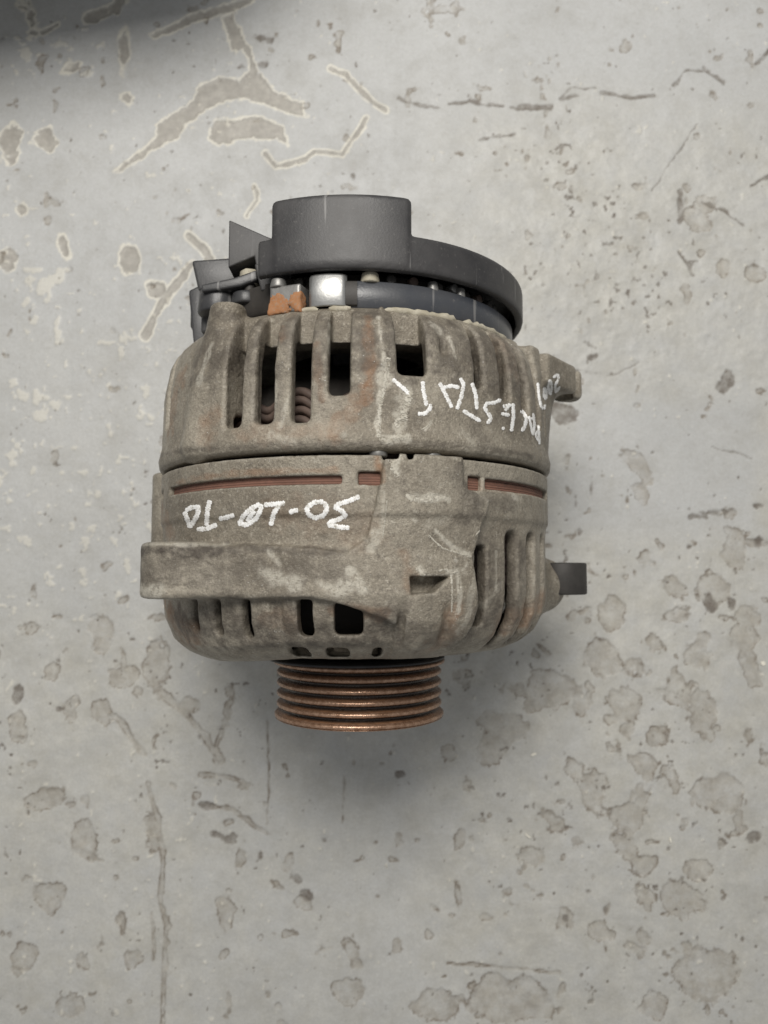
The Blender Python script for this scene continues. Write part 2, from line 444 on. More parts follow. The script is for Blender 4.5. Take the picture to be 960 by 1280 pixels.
def chip_line(D, pts, wd, jag=1.0):
    P = [on_floor(u, v) for u, v in pts]; wd = wd * 0.36 / 2
    sl = region([p[0] for p in P], [p[1] for p in P], 8); X = GX[sl] + warp2[sl] * 1.6 * jag; Y = GY[sl] + warp[sl] * 2.4 * jag
    d = np.full(X.shape, 1e9)
    for (ax, ay), (bx, by) in zip(P[:-1], P[1:]):
        ex, ey = bx - ax, by - ay
        t = np.clip(((X - ax) * ex + (Y - ay) * ey) / (ex * ex + ey * ey + 1e-9), 0, 1)
        d = np.minimum(d, np.hypot(X - ax - ex * t, Y - ay - ey * t))
    D[sl] = np.minimum(D[sl], d - wd + warp2[sl] * wd * 1.6 * jag)
def chip_poly(D, pts, jag=1.0):
    P = [on_floor(u, v) for u, v in pts]
    sl = region([p[0] for p in P], [p[1] for p in P], 7)
    D[sl] = np.minimum(D[sl], poly2(GX[sl] + warp2[sl] * 2.6 * jag, GY[sl] + warp[sl] * 3.0 * jag, P) + warp2[sl] * 1.8 * jag + warp3[sl] * 1.5)
# pale-rimmed chips in the sound paint (upper left)
chip_poly(D_pale, [(143,214),(196,172),(198,154),(243,125),(248,108),(275,95),(300,100),(312,88),(312,74),(303,60),(290,62),(285,45),(278,22),(290,16),(300,40),(316,72),(322,92),(345,114),(376,128),(382,147),(345,134),(305,121),(280,124),(230,154),(222,172),(200,180),(152,212)], .7)
chip_poly(D_pale, [(188,42),(240,18),(282,5),(316,-6),(312,4),(290,13),(245,27),(192,46)], .6)
chip_poly(D_pale, [(262,172),(268,150),(330,146),(352,158),(360,180),(345,173),(300,172),(275,180)], .8)
chip_ellipse(D_pale, 154, 60, 6, 24, 0, .5); chip_ellipse(D_pale, 55, 175, 10, 11); chip_ellipse(D_pale, 27, 260, 7, 9, 0, .6)
chip_ellipse(D_pale, 80, 310, 5, 12, 20, .6); chip_ellipse(D_pale, 161, 323, 13, 18, 0, .5); chip_ellipse(D_pale, 196, 363, 12, 9, -30, .5)
chip_ellipse(D_pale, 162, 121, 8, 6, 20); chip_ellipse(D_pale, 8, 180, 12, 20); chip_ellipse(D_pale, 7, 322, 8, 18)
chip_ellipse(D_pale, 36, 18, 9, 22, 20); chip_ellipse(D_pale, 90, 84, 8, 5); chip_line(D_pale, [(112,22),(135,14),(160,-8)], 14); chip_line(D_pale, [(52,40),(72,30)], 5)
chip_line(D_pale, [(331,192),(345,207),(382,200),(393,190),(428,193),(442,172),(458,146)], 5); chip_line(D_pale, [(413,85),(432,92),(455,118),(482,138)], 5)
chip_line(D_pale, [(236,294),(252,308),(262,322)], 9, .6); chip_line(D_pale, [(318,232),(322,250),(308,270)], 3); chip_line(D_pale, [(240,330),(225,350),(205,372),(180,420)], 9)
# brown-edged worn patches (right and lower part): u, v, a, b, turn
for e in [(815,802,16,16,0),(795,832,12,12,30),(878,820,18,23,0),(928,795,18,16,0),(940,838,14,22,20),(752,822,22,18,0),(680,812,14,4,-40),(685,862,44,28,15),
          (725,878,11,16,10),(630,910,32,24,10),(612,930,18,28,-10),(785,880,22,18,0),(762,900,9,8,0),(847,862,15,30,12),(880,885,16,26,0),(825,920,17,20,0),(762,937,12,17,0),
          (807,955,14,16,0),(838,970,11,28,10),(895,990,34,26,0),(937,922,6,12,0),(955,950,9,15,0),(720,962,8,12,30),(745,992,16,28,10),(785,1017,20,20,0),(802,1000,10,18,0),
          (697,1030,25,10,-35),(720,1052,14,10,0),(662,1075,16,18,0),(785,1060,13,22,20),(802,1082,18,14,0),(808,1122,18,20,0),(850,1120,30,18,-10),(875,1092,17,14,0),
          (705,1152,12,14,0),(757,1136,7,7,0),(805,1172,6,8,20),(880,1217,48,38,20),(815,1258,24,16,0),(640,1250,60,34,0),(540,1260,45,30,0),(545,1137,12,5,-40),(572,1120,6,20,10),
          (585,985,10,14,30),(575,1050,8,16,-20),(580,845,14,10,0),(496,1182,12,16,0),(563,940,16,14,0),(735,775,3,3,0),
          (90,885,12,18,0),(155,848,16,15,0),(197,833,14,40,0),(125,888,14,16,0),(305,982,12,9,0),(150,1155,13,20,0),(105,1205,15,14,0),(165,1200,18,18,0),(285,1140,18,36,-10),
          (440,1190,10,24,20),(437,1240,26,24,0),(285,1248,6,28,0),(60,1120,36,26,0),(60,1000,40,22,0),(110,1050,28,34,0),(30,1200,24,30,0),(85,1260,30,18,0),(190,1040,12,40,5),(40,790,18,14,0),
          (65,840,9,10,0),(130,790,16,26,0),(360,1080,8,14,-20),(300,1075,10,18,0),(345,1105,16,7,-40),(380,1130,14,10,-30),(20,905,9,14,0),(235,880,14,8,-40),
          (765,768,15,16,0),(808,700,9,9,0),(838,735,14,12,-20),(845,770,17,10,0),(920,690,14,22,0),(895,735,18,20,0),(935,770,18,13,0),(800,585,8,28,38),(802,618,7,12,10),(915,640,10,6,0),
          (880,280,22,12,-30),(905,330,16,14,0),(945,340,14,12,0),(885,255,10,10,0),(805,270,7,5,0),(790,310,9,5,0)]:
    u_, v_, a_, b_, g_ = e; kk = 0.62 if (v_ > 960 and u_ < 640) else (0.85 if v_ > 1180 else 0.95)
    chip_ellipse(D_worn, u_, v_, a_ * kk, b_ * kk, g_, 1.0 if kk > .7 else .8)
chip_line(D_worn, [(185,980),(198,1030),(204,1080),(200,1120),(208,1160),(205,1220),(203,1290)], 7); chip_line(D_worn, [(125,876),(150,905),(178,942)], 7)
chip_line(D_worn, [(200,865),(240,900),(277,950)], 9); chip_line(D_worn, [(292,855),(283,900),(270,930)], 5); chip_line(D_worn, [(257,1008),(290,1012),(334,1043)], 6)
chip_line(D_worn, [(334,900),(336,980),(333,1030)], 2); chip_line(D_worn, [(250,968),(280,970),(300,976)], 6); chip_line(D_worn, [(430,970),(428,1030)], 2)
chip_line(D_worn, [(190,1140),(192,1200)], 4); chip_line(D_worn, [(560,1205),(640,1210),(700,1215)], 4); chip_line(D_worn, [(755,1150),(757,1190)], 2)
# dark brown knocks and the ragged dark line across the top right
for e in [(905,482,8,14,-20),(945,1047,8,8,0),(272,1045,12,6,-20),(285,1050,8,7,0),(258,1008,7,5,0),(405,1052,5,5,30),(861,1178,2,2,0),(875,1046,2,2,0),(325,48,10,5,-10),(338,50,7,6,0),(328,80,6,5,0),(286,88,5,5,0),(300,82,5,4,0),
          (441,218,4,4,0),(435,162,3,2,0),(75,887,5,3,0),(22,868,5,9,0),(860,684,6,4,0),(724,664,2,3,0),(740,610,1,9,0),(720,630,1,5,0),(745,445,9,4,10),(900,640,20,3,5),(868,646,14,3,0),(947,632,14,5,0),(890,757,6,7,0),(916,755,5,7,0),(950,680,4,6,0),
          (700,515,16,9,-15),(712,462,22,3,-8),(736,430,12,3,-30),(500,968,4,3,0),(757,1138,4,4,0),(706,1150,5,5,0),(735,1115,3,2,0),(810,395,6,3,-30),(820,440,5,4,0),(850,250,4,22,0),(500,260,4,3,0),(372,1100,8,5,-40),(383,1118,8,5,-40),(325,1072,3,6,0)]:
    chip_ellipse(D_dark, *e)
for l, wd in [([(498,124),(520,130),(546,134)], 4), ([(562,130),(590,126),(630,133)], 5), ([(640,135),(690,132)], 6), ([(700,122),(715,112),(742,108)], 4), ([(700,122),(725,122)], 4), ([(752,116),(775,121),(818,118)], 5),
              ([(842,104),(858,90),(880,88)], 4), ([(880,84),(905,105)], 4), ([(945,80),(962,60)], 4), ([(815,240),(838,205),(872,155)], 1.5), ([(850,312),(862,330),(866,345)], 6), ([(880,255),(905,262),(930,280)], 4), ([(600,175),(625,168)], 3),
              ([(625,170),(645,165)], 3), ([(940,232),(962,220)], 4), ([(890,560),(940,575)], 1.2), ([(760,470),(800,452)], 1.2)]:
    chip_line(D_dark, l, wd, 1.6)
# pixel-like photo coordinates of every floor point, for the density of the random small wear
yy = GY; depth = CAM_H * ct + GY * st
U = 480 + FPX * GX / depth; V_ = 640 - FPX * (GY * ct - CAM_H * st) / depth
n5 = fbm2(GX + 40, GY + 60, 5.0, 3, 71); n9 = fbm2(GX + 140, GY + 260, 8.0, 3, 91); n3 = fbm2(GX - 40, GY + 660, 2.8, 3, 51); nb = fbm2(GX, GY, 45, 3, 3)
dens = np.clip(0.85 * sstep(470, 640, U) * sstep(60, 200, V_) + 0.75 * sstep(700, 860, V_) + 0.25 * (U < 240) * sstep(380, 440, V_), 0, 1)
dens = dens * (1 - 0.85 * sstep(690, 730, U) * (1 - sstep(930, 960, U)) * sstep(480, 520, V_) * (1 - sstep(640, 700, V_)))
rand_worn = (0.785 - 0.05 * dens * sstep(0.4, 0.7, nb) - n9 - 0.10 * warp2) * 40
D_worn = np.minimum(D_worn, rand_worn * 0.5)
ruff = sstep(540, 640, U) * sstep(110, 190, V_) * (1 - sstep(430, 520, V_))
speck = (0.845 - 0.06 * dens * sstep(.4, .7, nb) - 0.085 * ruff * sstep(.35, .6, nb) - n3) * 16
D_dark = np.minimum(D_dark, speck)
crumb = np.where((U < 235) & (V_ > 365) & (V_ < 760), (0.735 - n5) * 22, 50)            # little pale bumps at the left
crumb = np.minimum(crumb, np.where((U < 130) & (V_ > 45) & (V_ < 100), (0.62 - n5) * 22, 50))
crumb = np.minimum(crumb, np.where((U > 20) & (U < 85) & (V_ > 335) & (V_ < 385), (0.62 - n5) * 22, 50))
crumb = np.minimum(crumb, (0.80 - fbm2(GX + 77, GY - 60, 3.4, 3, 171)) * 22 + 1.0 * (U > 300))
aa = 0.34
pale = 1 - sstep(-aa, aa, D_pale); rim = (1 - sstep(0.2, 0.95, np.abs(D_pale - 0.45))) * sstep(.1, .4, fbm2(GX + 50, GY, 5, 3, 401))
worn = 1 - sstep(-aa, aa, D_worn); wedge = (1 - sstep(0.0, 0.65, np.abs(D_worn + 0.25 + .6 * warp3))) * sstep(0.36, 0.58, fbm2(GX + 5, GY + 9, 6, 3, 201))
dark = (1 - sstep(-0.4, 0.4, D_dark)); crum = 1 - sstep(-0.5, 0.5, crumb)
hgt = -0.45 * (1 - sstep(-0.7, 0.25, D_pale)) + 0.10 * rim - 0.34 * (1 - sstep(-0.75, 0.15, D_worn + .5 * warp3)) - 0.35 * (1 - sstep(-0.6, 0.4, D_dark)) + 0.35 * crum
hgt = hgt + 0.25 * (nb - 0.5) + 0.45 * (fbm2(GX, GY, 5, 4, 301) - 0.5) * (0.25 + dens + 1.3 * ruff) + 0.35 * ruff * (n3 - .5)
nearby = sstep(0, 8, np.minimum(np.minimum(GX + 212, 212 - GX), np.minimum(GY + 216, 302 - GY)))      # beyond, the material's own wear carries on
pale, rim, worn, wedge, dark, crum, hgt = (q * nearby for q in (pale, rim, worn, wedge, dark, crum, hgt))
nx_, ny_ = GX.shape
Vf = np.stack([GX, GY, hgt - 0.35], -1).reshape(-1, 3) * S
ii = np.arange(nx_ * ny_).reshape(nx_, ny_)
Ff = np.stack([ii[:-1, :-1], ii[1:, :-1], ii[1:, 1:], ii[:-1, 1:]], -1).reshape(-1, 4)
fm = raw_mesh('floor', Vf, Ff)
colour_attr(fm, 'wear', np.stack([pale, np.clip(rim * (1 - pale) + crum * 0.6, 0, 1), np.clip(worn, 0, 1)], -1).reshape(-1, 3))
colour_attr(fm, 'dirt', np.stack([dark, np.clip(wedge * worn + wedge * 0.5 * (1 - worn) + 0.45 * worn * sstep(-2.6, -0.1, D_worn) * sstep(.4, .6, fbm2(GX - 45, GY + 79, 5, 3, 211)), 0, 1), np.clip(dens * (0.5 + nb), 0, 1)], -1).reshape(-1, 3))
t = NT('painted_concrete')
pale_s, rim_s, worn_s = t.attr('wear'); dark_s, edge_s, beige_s = t.attr('dirt')
paint = t.mix(t.ramp(t.noise(11, 5, 0.6), 0.3, 0.7), (0.42, 0.425, 0.42), (0.50, 0.505, 0.50))
paint = t.mix(t.ramp(t.noise(160, 5, 0.7), 0.5, 0.85, 0, 0.45), paint, (0.33, 0.325, 0.30))
concrete = t.mix(t.ramp(t.noise(300, 5, 0.7), 0.35, 0.65), (0.21, 0.18, 0.14), (0.39, 0.355, 0.295))
beige = t.mix(t.ramp(t.noise(90, 5, 0.7), 0.3, 0.7), (0.40, 0.385, 0.335), (0.57, 0.555, 0.50))
c = t.mix(t.math('MULTIPLY', beige_s, t.ramp(t.noise(55, 5, 0.7), 0.3, 0.65, 0.2, 0.8)), paint, beige)
c = t.mix(t.math('MULTIPLY', worn_s, t.ramp(t.noise(120, 5, 0.75), 0.38, 0.62, 0.08, 0.6)), c, concrete)
c = t.mix(t.math('MULTIPLY', pale_s, 0.62), c, concrete)
c = t.mix(t.math('MULTIPLY', rim_s, 0.85), c, (0.70, 0.67, 0.58))
c = t.mix(t.math('MULTIPLY', edge_s, t.ramp(t.noise(240, 4, 0.7), 0.3, 0.6, 0.25, 0.95)), c, (0.16, 0.13, 0.10))
c = t.mix(t.math('MULTIPLY', dark_s, t.ramp(t.noise(200, 4, 0.7), 0.3, 0.6, 0.35, 0.92)), c, (0.12, 0.098, 0.078))
c = t.mix(t.ramp(t.noise(520, 4, 0.75), 0.62, 0.80, 0, 0.5), c, (0.20, 0.18, 0.15))
c = t.mix(t.ramp(t.noise(1100, 3, 0.6), 0.3, 0.8, 0, 0.3), c, (0.24, 0.23, 0.21))
c = t.mix(t.ramp(t.noise(35, 7, 0.75), 0.48, 0.75, 0, 0.38), c, (0.27, 0.255, 0.22))
c = t.mix(t.ramp(t.noise(420, 5, 0.8), 0.60, 0.72, 0, 0.28), c, (0.60, 0.59, 0.56))
t.set(col=c, rough=t.ramp(t.noise(70, 4, 0.6), 0.3, 0.7, 0.42, 0.66), spec=0.4)
b1 = t.bump(t.noise(260, 5, 0.65), 0.35, 0.0006); t.bump(t.noise(1400, 3, 0.6), 0.3, 0.00025, b1)
floor = link('floor', fm, t.m); floor['kind'] = 'structure'

# made-up slab and riser, added out of view to shade the top left floor
M_caster = mat_flat('shade_caster_grey', (0.3, 0.3, 0.29), 0.8)
caster = prism('shade_caster', [(-700, 180), (-185, 250), (-75, 268), (-40, 300), (-20, 900), (-700, 900)], 96, 122, M_caster, None, 3); caster['kind'] = 'structure'
prism('shade_caster_riser', [(-690, 250), (-190, 330), (-50, 360), (-40, 890), (-690, 890)], -1, 96.5, M_caster, caster, 3)

# ================================================================== ALTERNATOR
root = bpy.data.objects.new('alternator', None); COL.objects.link(root)
root['label'] = 'dirty used car alternator with rusty grooved pulley and white handwriting on the worn floor'
root['category'] = 'alternator'

H = 0.56
# ---- rear housing
C = Carve(-74, 88, 31, 88, -72, 74, H)
ry = np.array([31, 33, 34, 36.5, 41, 58, 67, 71, 74, 76, 78]); rr = np.array([66.4, 66.8, 68.2, 68.6, 67.6, 67.2, 65.6, 63.6, 60.6, 57.6, 54])
def rear_shell(X, Y, Z):
    r = np.sqrt(X * X + Z * Z); Ro = np.interp(Y, ry, rr).astype(np.float32)
    d = np.maximum(smax((r - Ro) * 0.93, Y - 77.5, 1.5), 33.0 - Y)
    inner = np.maximum(r - np.where(Y < 65.2, Ro - 5.2, 52), Y - 72.5)
    return np.maximum(d, -inner)
C.add(rear_shell)
C.cut(lambda X, Y, Z: np.sqrt(X * X + Z * Z) - 24, (-30, 30, 60, 90, -30, 30))
# ear at the right, its web, the bolt tube at the left, the flank
C.add(lambda X, Y, Z: smax(tapered(X, Z, (48, 14), (73, -8), 17, 11.0), slab(Y, 64.5, 75), 1.5), (25, 88, 55, 88, -30, 40), 3)
C.add(lambda X, Y, Z: smax(capsule3(X, Y, Z, (50, 36, 4), (61, 69, -2), 15, 12), -(np.sqrt(X * X + Z * Z) - 62.5), 1), (25, 88, 31, 88, -30, 30), 5)
for p, r1, y0, y1 in ((-38.5, 6.6, 46, 80.5), (141, 6.5, 45, 80), (232, 6.5, 45, 80)):
    a = math.radians(p); c0 = (60.0 * math.sin(a), 60.0 * math.cos(a))
    C.add(lambda X, Y, Z: smax(np.hypot(X - c0[0], Z - c0[1]) - (r1 - 0.035 * (Y - 45)), slab(Y, y0, y1), 1.5), (c0[0] - 14, c0[0] + 14, 31, 88, c0[1] - 14, c0[1] + 14), 3)
C.add(lambda X, Y, Z: smax(capsule3(X, Y, Z, (-45, 38, 47), (-39, 74, 44), 5.5, 5.0), 60 - np.sqrt(X * X + Z * Z), 1), (-60, -25, 31, 88, 30, 65), 3)
# windows between the bars; shallower grooves carry on over the shoulder
def window(phi, half, y0, y1, y2=90):
    slot(C, phi, half, y0, y1, 30, rhi=60.5, k=0, round_=1.5); slot(C, phi, half, y0, y2, 58.6, k=1.5)
window(-29.6, 3.0, 41, 62); window(-20.6, 2.9, 41.2, 63); window(-11.2, 2.7, 41, 64.6); window(-2.0, 2.9, 48.4, 64.6)
window(15.6, 4.3, 54.6, 64.6); window(34.3, 1.5, 53, 63.5); window(43.8, 2.3, 51, 66); window(53.4, 2.4, 48, 66); window(63.0, 2.4, 46, 66); window(72.6, 2.5, 46, 66)
slot(C, 24.5, 0.8, 62, 90, 64.5, k=2.5)
for k in range(14): 
    ph = 92 + 9.6 * k
    if abs(ph - 141) > 7: window(ph, 2.5, 44, 66)
for k in range(7):
    ph = 240 + 9.6 * k
    if ph < 300: window(ph, 2.5, 46, 66)
C.cut(lambda X, Y, Z: np.hypot(X - 74, Z + 6) - 6.3, (62, 88, 55, 88, -20, 8), 0.6)
# low ridge left of the wide bar and the cast step beside it
C.add(lambda X, Y, Z: capsule3(X, Y, Z, (9.2, 75, 59.5), (9.6, 58, 66.3), 0.9, 0.9), (0, 20, 50, 84, 50, 72), 2.0)
me = C.mesh('rear_housing', 0.06); Vr = C.V
stain_shade_attr(me, Vr,
    rust=[([(462,398),(464,450),(458,500)], 2.4, 1.0), ([(395,430),(402,500)], 1.6, .6), ([(225,470),(215,530)], 5, .55), ([(268,520),(262,545)], 4, .5), ([(440,505),(420,540)], 4, .55), ([(330,395),(350,420)], 3, .7), ([(640,430),(650,470)], 4, .3), ([(300,545),(400,540)], 4, .3)],
    white=[([(475,392),(478,440),(484,470),(474,495),(471,545),(500,549)], 1.1, 1.0), ([(476,470),(485,480)], 2.6, .8), ([(505,490),(500,520),(494,535)], 2.4, .75), ([(530,538),(538,528)], .6, .9), ([(566,420),(570,445)], .9, .8), ([(508,548),(480,552)], 1.3, .8),
           ([(262,430),(252,480)], 1.6, .7), ([(345,480),(342,520)], 1.0, .6), ([(360,500),(352,535)], 1.0, .6), ([(548,400),(556,412)], 1.5, .6), ([(410,400),(412,440)], .7, .7), ([(340,545),(370,552)], 1.5, .5), ([(200,520),(198,555)], 1.2, .5), ([(575,540),(590,560)], 1.5, .3)],
    dark=[([(265,430),(440,425),(560,430),(650,470)], 14, .7), ([(600,460),(640,520)], 8, .5), ([(520,400),(560,440)], 4, .6), ([(340,400),(340,520)], 2.2, .5), ([(400,400),(400,500)], 2, .45), ([(590,520),(600,560)], 4, .5), ([(620,480),(640,520)], 6, .35), ([(300,420),(320,430)], 5, .4), ([(200,572),(280,562),(450,556),(560,558),(660,572)], 0.9, .6), ([(470,500),(520,520)], 5, .25), ([(310,430),(320,520)], 2, .4), ([(350,440),(352,520)], 2, .4)])
rear = link('rear_housing', me, M_cast, root)

# ---- front housing
C = Carve(-82, 88, -29, 38, -72, 74, H)
fy = np.array([-29, -25.2, -24.4, -22.6, -19.2, -13.5, -6, 11.5, 14.5, 16, 33]); fr = np.array([46, 51.0, 54.0, 57.8, 62.2, 65.2, 66.4, 66.5, 66.6, 67.4, 67.4])
def front_shell(X, Y, Z):
    Y0 = Y; Y = Y + 2.9 * np.clip((-X - 14) / 26, 0, 1) * np.clip((-Y - 4) / 20, 0, 1)
    r = np.sqrt(X * X + Z * Z); Ro = np.interp(Y, fy, fr).astype(np.float32)
    d = smax((r - Ro) * 0.85, -25.2 - Y, 2.0); d = np.maximum(d, Y - 31.8)
    return np.maximum(d, -np.maximum(r - (Ro - 4.6), -22.0 - Y))
C.add(front_shell)
C.cut(lambda X, Y, Z: np.sqrt(X * X + Z * Z) - 14, (-20, 20, -30, -15, -20, 20))
pad = [(8.7, 32), (27.4, 32), (27.4, 23.6), (35.0, 20.5), (33.2, 14), (30.2, 4), (31.2, -10), (29, -22), (26, -34), (12.8, -34), (11.2, -14.3), (8.2, -12.3), (3.5, -10.4), (-1, -8.6), (-8, -6.9), (-26, -7.0), (-30, 7.6), (-8, 6.6), (0, 5.2), (4.5, 9), (6.5, 18)]
padmm = [(math.radians(a) * 67.0, b) for a, b in pad]
def pad_fn(X, Y, Z):
    r = np.sqrt(X * X + Z * Z); s_ = np.arctan2(X, Z) * 67.0; Ro = np.interp(Y, fy, fr).astype(np.float32)
    side = np.clip((s_ - 4) / 14, 0, 1); hgt_ = 2.0 + 1.2 * side + (0.8 + 0.5 * side) * np.clip((6 - Y) / 12, 0, 1) - 2.0 * np.clip((-Y - 16) / 8, 0, 1)
    d = smax(poly2(s_ + 0 * Y, Y + 0 * X, padmm), r - (Ro + hgt_), 1.1)
    return smax(smax(d, -25.0 - Y, 1.5), (Ro - 4.0) - r, 0.5)
# side tube at the far left, ear and its flared web at the right, second ear below
C.add(lambda X, Y, Z: smax(tapered(X, Z, (-60, -8), (-66.5, -6), 8, 8.6), slab(Y, -4, 36), 2), (-82, -45, -12, 38, -25, 12), 1.2)
C.add(lambda X, Y, Z: smax(capsule3(X, Y, Z, (52, -6, -2), (66, -4, -12), 17, 8.5), 60 - np.sqrt(X * X + Z * Z), 1), (30, 88, -29, 20, -40, 25), 5)
C.add(lambda X, Y, Z: smax(capsule3(X, Y, Z, (44, -9, -2), (67, -5, -11), 17.0, 10.2), 60 - np.sqrt(X * X + Z * Z), 1), (25, 88, -29, 20, -40, 25), 3)
C.add(lambda X, Y, Z: smax(tapered(X, Z, (60, -8), (66, -12), 10, 8), slab(Y, -8.5, 3.6), 2), (40, 88, -12, 8, -30, 10), 2)
# windows under the arm and to the right
slot(C, -10.2, 2.2, -17.6, -5, 30, k=.6); slot(C, 0.4, 3.9, -17.2, -4, 30, k=.6, round_=1.6)
slot(C, -26.0, 1.3, -18.5, -7, 50, k=1.6, shear=.04); slot(C, -35.5, 1.4, -18, -7, 50, k=1.6, shear=.05); slot(C, -45.0, 1.6, -17, -7, 55, k=2, shear=.05)
slot(C, -17.5, 1.2, -30, -6, 64.9, k=2.5)
slot(C, 34.6, 2.1, -15.5, 7.6, 30, k=1.0)
for p in (46.5, 57.0, 67.8, 78.5): slot(C, p, 2.0, -16.5, 11.8, 50, k=1.6); slot(C, p, 2.5, -30, 11.0, 62.0, k=2.0); slot(C, p, 2.2, -29, -10, 55.5, k=2.5)
for k in range(15): slot(C, 104 + 10.4 * k, 2.5, -17, 9, 50, k=1.5)
for p, r1 in ((8.2, 1.5), (18.6, 3.2), (-3, 3.4), (-14, 3)): slot(C, p, r1, -24.0, -20.9, 40, k=.6, round_=1.2)
C.add(pad_fn, (-45, 45, -29, 38, 44, 74), 0.9)
# triangular pocket and the fine creases in the pad
tri = [(math.radians(a) * 67.0, b) for a, b in [(14.0, -1.2), (23.6, -1.2), (19.5, -5.6), (14.2, -6.2)]]
C.cut(lambda X, Y, Z: np.maximum(poly2(np.arctan2(X, Z) * 67.0 + 0 * Y, Y + 0 * X, tri), 64.8 - np.sqrt(X * X + Z * Z)), (10, 35, -12, 5, 55, 74), .8)
C.cut(lambda X, Y, Z: capsule3(X, Y, Z, (15.2, -7, 70.3), (13.6, -24, 60.5), 1.0, 1.2), (5, 24, -29, 2, 50, 76), 1.2)
C.cut(lambda X, Y, Z: capsule3(X, Y, Z, (28.5, -8, 66.8), (25.0, -24, 57.5), 1.0, 1.3), (15, 34, -29, 2, 45, 74), 2.2)
C.add(lambda X, Y, Z: capsule3(X, Y, Z, (19.5, -8, 65.6), (18.4, -20, 61.5), 1.2, 1.2), (10, 30, -29, 2, 45, 74), 3)
# arm with round boss, reaching left from the crown of the housing
C.add(lambda X, Y, Z: smax(np.maximum(tapered(X, Z, (-46.5, 48), (0, 47), 14.0, 20.3), 61.5 - np.sqrt(X * X + Z * Z)), slab(Y, -7.2, 7.3), 2.0), (-70, 12, -12, 14, 20, 74), 1.2)
C.add(lambda X, Y, Z: smax(np.hypot(X + 46.8, Z - 48) - 14.2, slab(Y, -7.6, 8.5), 1.8), (-70, -25, -12, 14, 25, 70), .5)
C.cut(lambda X, Y, Z: np.hypot(X + 52, Z - 53) - 4.5, (-62, -40, -12, 14, 42, 62), .5)
# slits that bare the stator laminations
def slit(p0, p1, y0, y1):
    def fn(X, Y, Z):
        a = np.degrees(np.arctan2(X, Z)); r = np.sqrt(X * X + Z * Z)
        return np.maximum(np.maximum(slab(Y, y0, y1), (np.abs(a - (p0 + p1) / 2) - (p1 - p0) / 2) * 1.17), 60 - r)
    C.cut(fn, (), .35)
slit(-58, -1.2, 23.8, 26.2); slit(2.6, 7.8, 23.6, 27.2); slit(30.3, 34.3, 23.2, 27.2); slit(35.6, 74, 23.8, 26.9); slit(-86, -66, 24, 26.4); slit(84, 150, 24, 26.5)
C.cut(lambda X, Y, Z: slab(Y, 30.4, 35) + 0 * X, (9.5, 14, 29, 38, 60, 74)); C.cut(lambda X, Y, Z: slab(Y, 30.4, 35) + 0 * X, (16, 18, 29, 38, 60, 74))
me = C.mesh('front_housing', 0.06); Vfh = C.V
stain_shade_attr(me, Vfh,
    rust=[([(205,770),(225,790)], 9, .8), ([(660,770),(690,750)], 6, .7), ([(380,780),(330,775)], 4, .4), ([(205,640),(210,670)], 6, .45), ([(205,780),(225,800)], 5, .5), ([(222,604),(300,592),(420,588)], 1.3, .55), ([(472,572),(474,600)], 1.5, .9), ([(420,765),(478,768)], 2.5, .6), ([(560,770),(550,810)], 5, .5), ([(505,700),(510,730)], 3, .4), ([(640,780),(690,745)], 7, .5), ([(600,608),(670,616)], 2, .4), ([(350,640),(450,660)], 8, .2)],
    white=[([(494,572),(493,590)], 1.4, 1), ([(508,620),(522,625),(552,624)], 1.4, .95), ([(540,664),(560,686),(580,694)], .9, .9), ([(565,712),(566,765)], .8, .95), ([(552,715),(570,712),(576,706)], .9, .8), ([(519,709),(530,722)], 1.3, .9), ([(478,615),(476,670),(465,690)], .7, .6), ([(470,668),(462,685)], 1.6, .7),
           ([(400,730),(420,738),(434,730)], 2.2, .9), ([(438,712),(446,722),(455,735)], 1.9, .95), ([(330,715),(360,725),(372,730)], 3.0, .8), ([(205,742),(250,738)], 2.6, .95), ([(340,690),(352,705)], 1.6, .7), ([(640,620),(646,624)], 1.2, .9), ([(513,650),(516,652)], .9, .8), ([(530,655),(550,650)], 1.6, .35), ([(180,682),(290,682)], .8, .6),
           ([(600,690),(600,730)], .6, .7), ([(195,590),(193,640)], .8, .7), ([(592,700),(580,740),(575,780)], 1.4, .45), ([(570,790),(580,760)], 1.2, .5), ([(622,690),(622,740)], .6, .6), ([(630,730),(600,770)], 1.2, .3)],
    dark=[([(190,715),(420,715)], 7, .5), ([(220,780),(330,790),(450,800),(480,790)], 9, .75), ([(500,790),(560,800)], 5, .45), ([(610,690),(620,760),(600,790)], 6, .7), ([(650,690),(650,770)], 6, .65), ([(178,690),(285,688)], 3.0, 1.0), ([(300,686),(430,690)], 1.6, .75), ([(573,580),(566,600),(590,630),(570,650)], 3.8, .7), ([(600,625),(640,630)], 3, .5), ([(200,700),(300,720)], 5, .3), ([(590,770),(640,780)], 6, .4), ([(480,780),(500,800)], 4, .3), ([(240,770),(330,790)], 9, .45), ([(625,700),(650,760)], 7, .35), ([(200,640),(440,640)], 5, .15)])  # dark: grime, plus painted shade under the arm, low shoulder and right of pad
front = link('front_housing', me, M_cast, root)

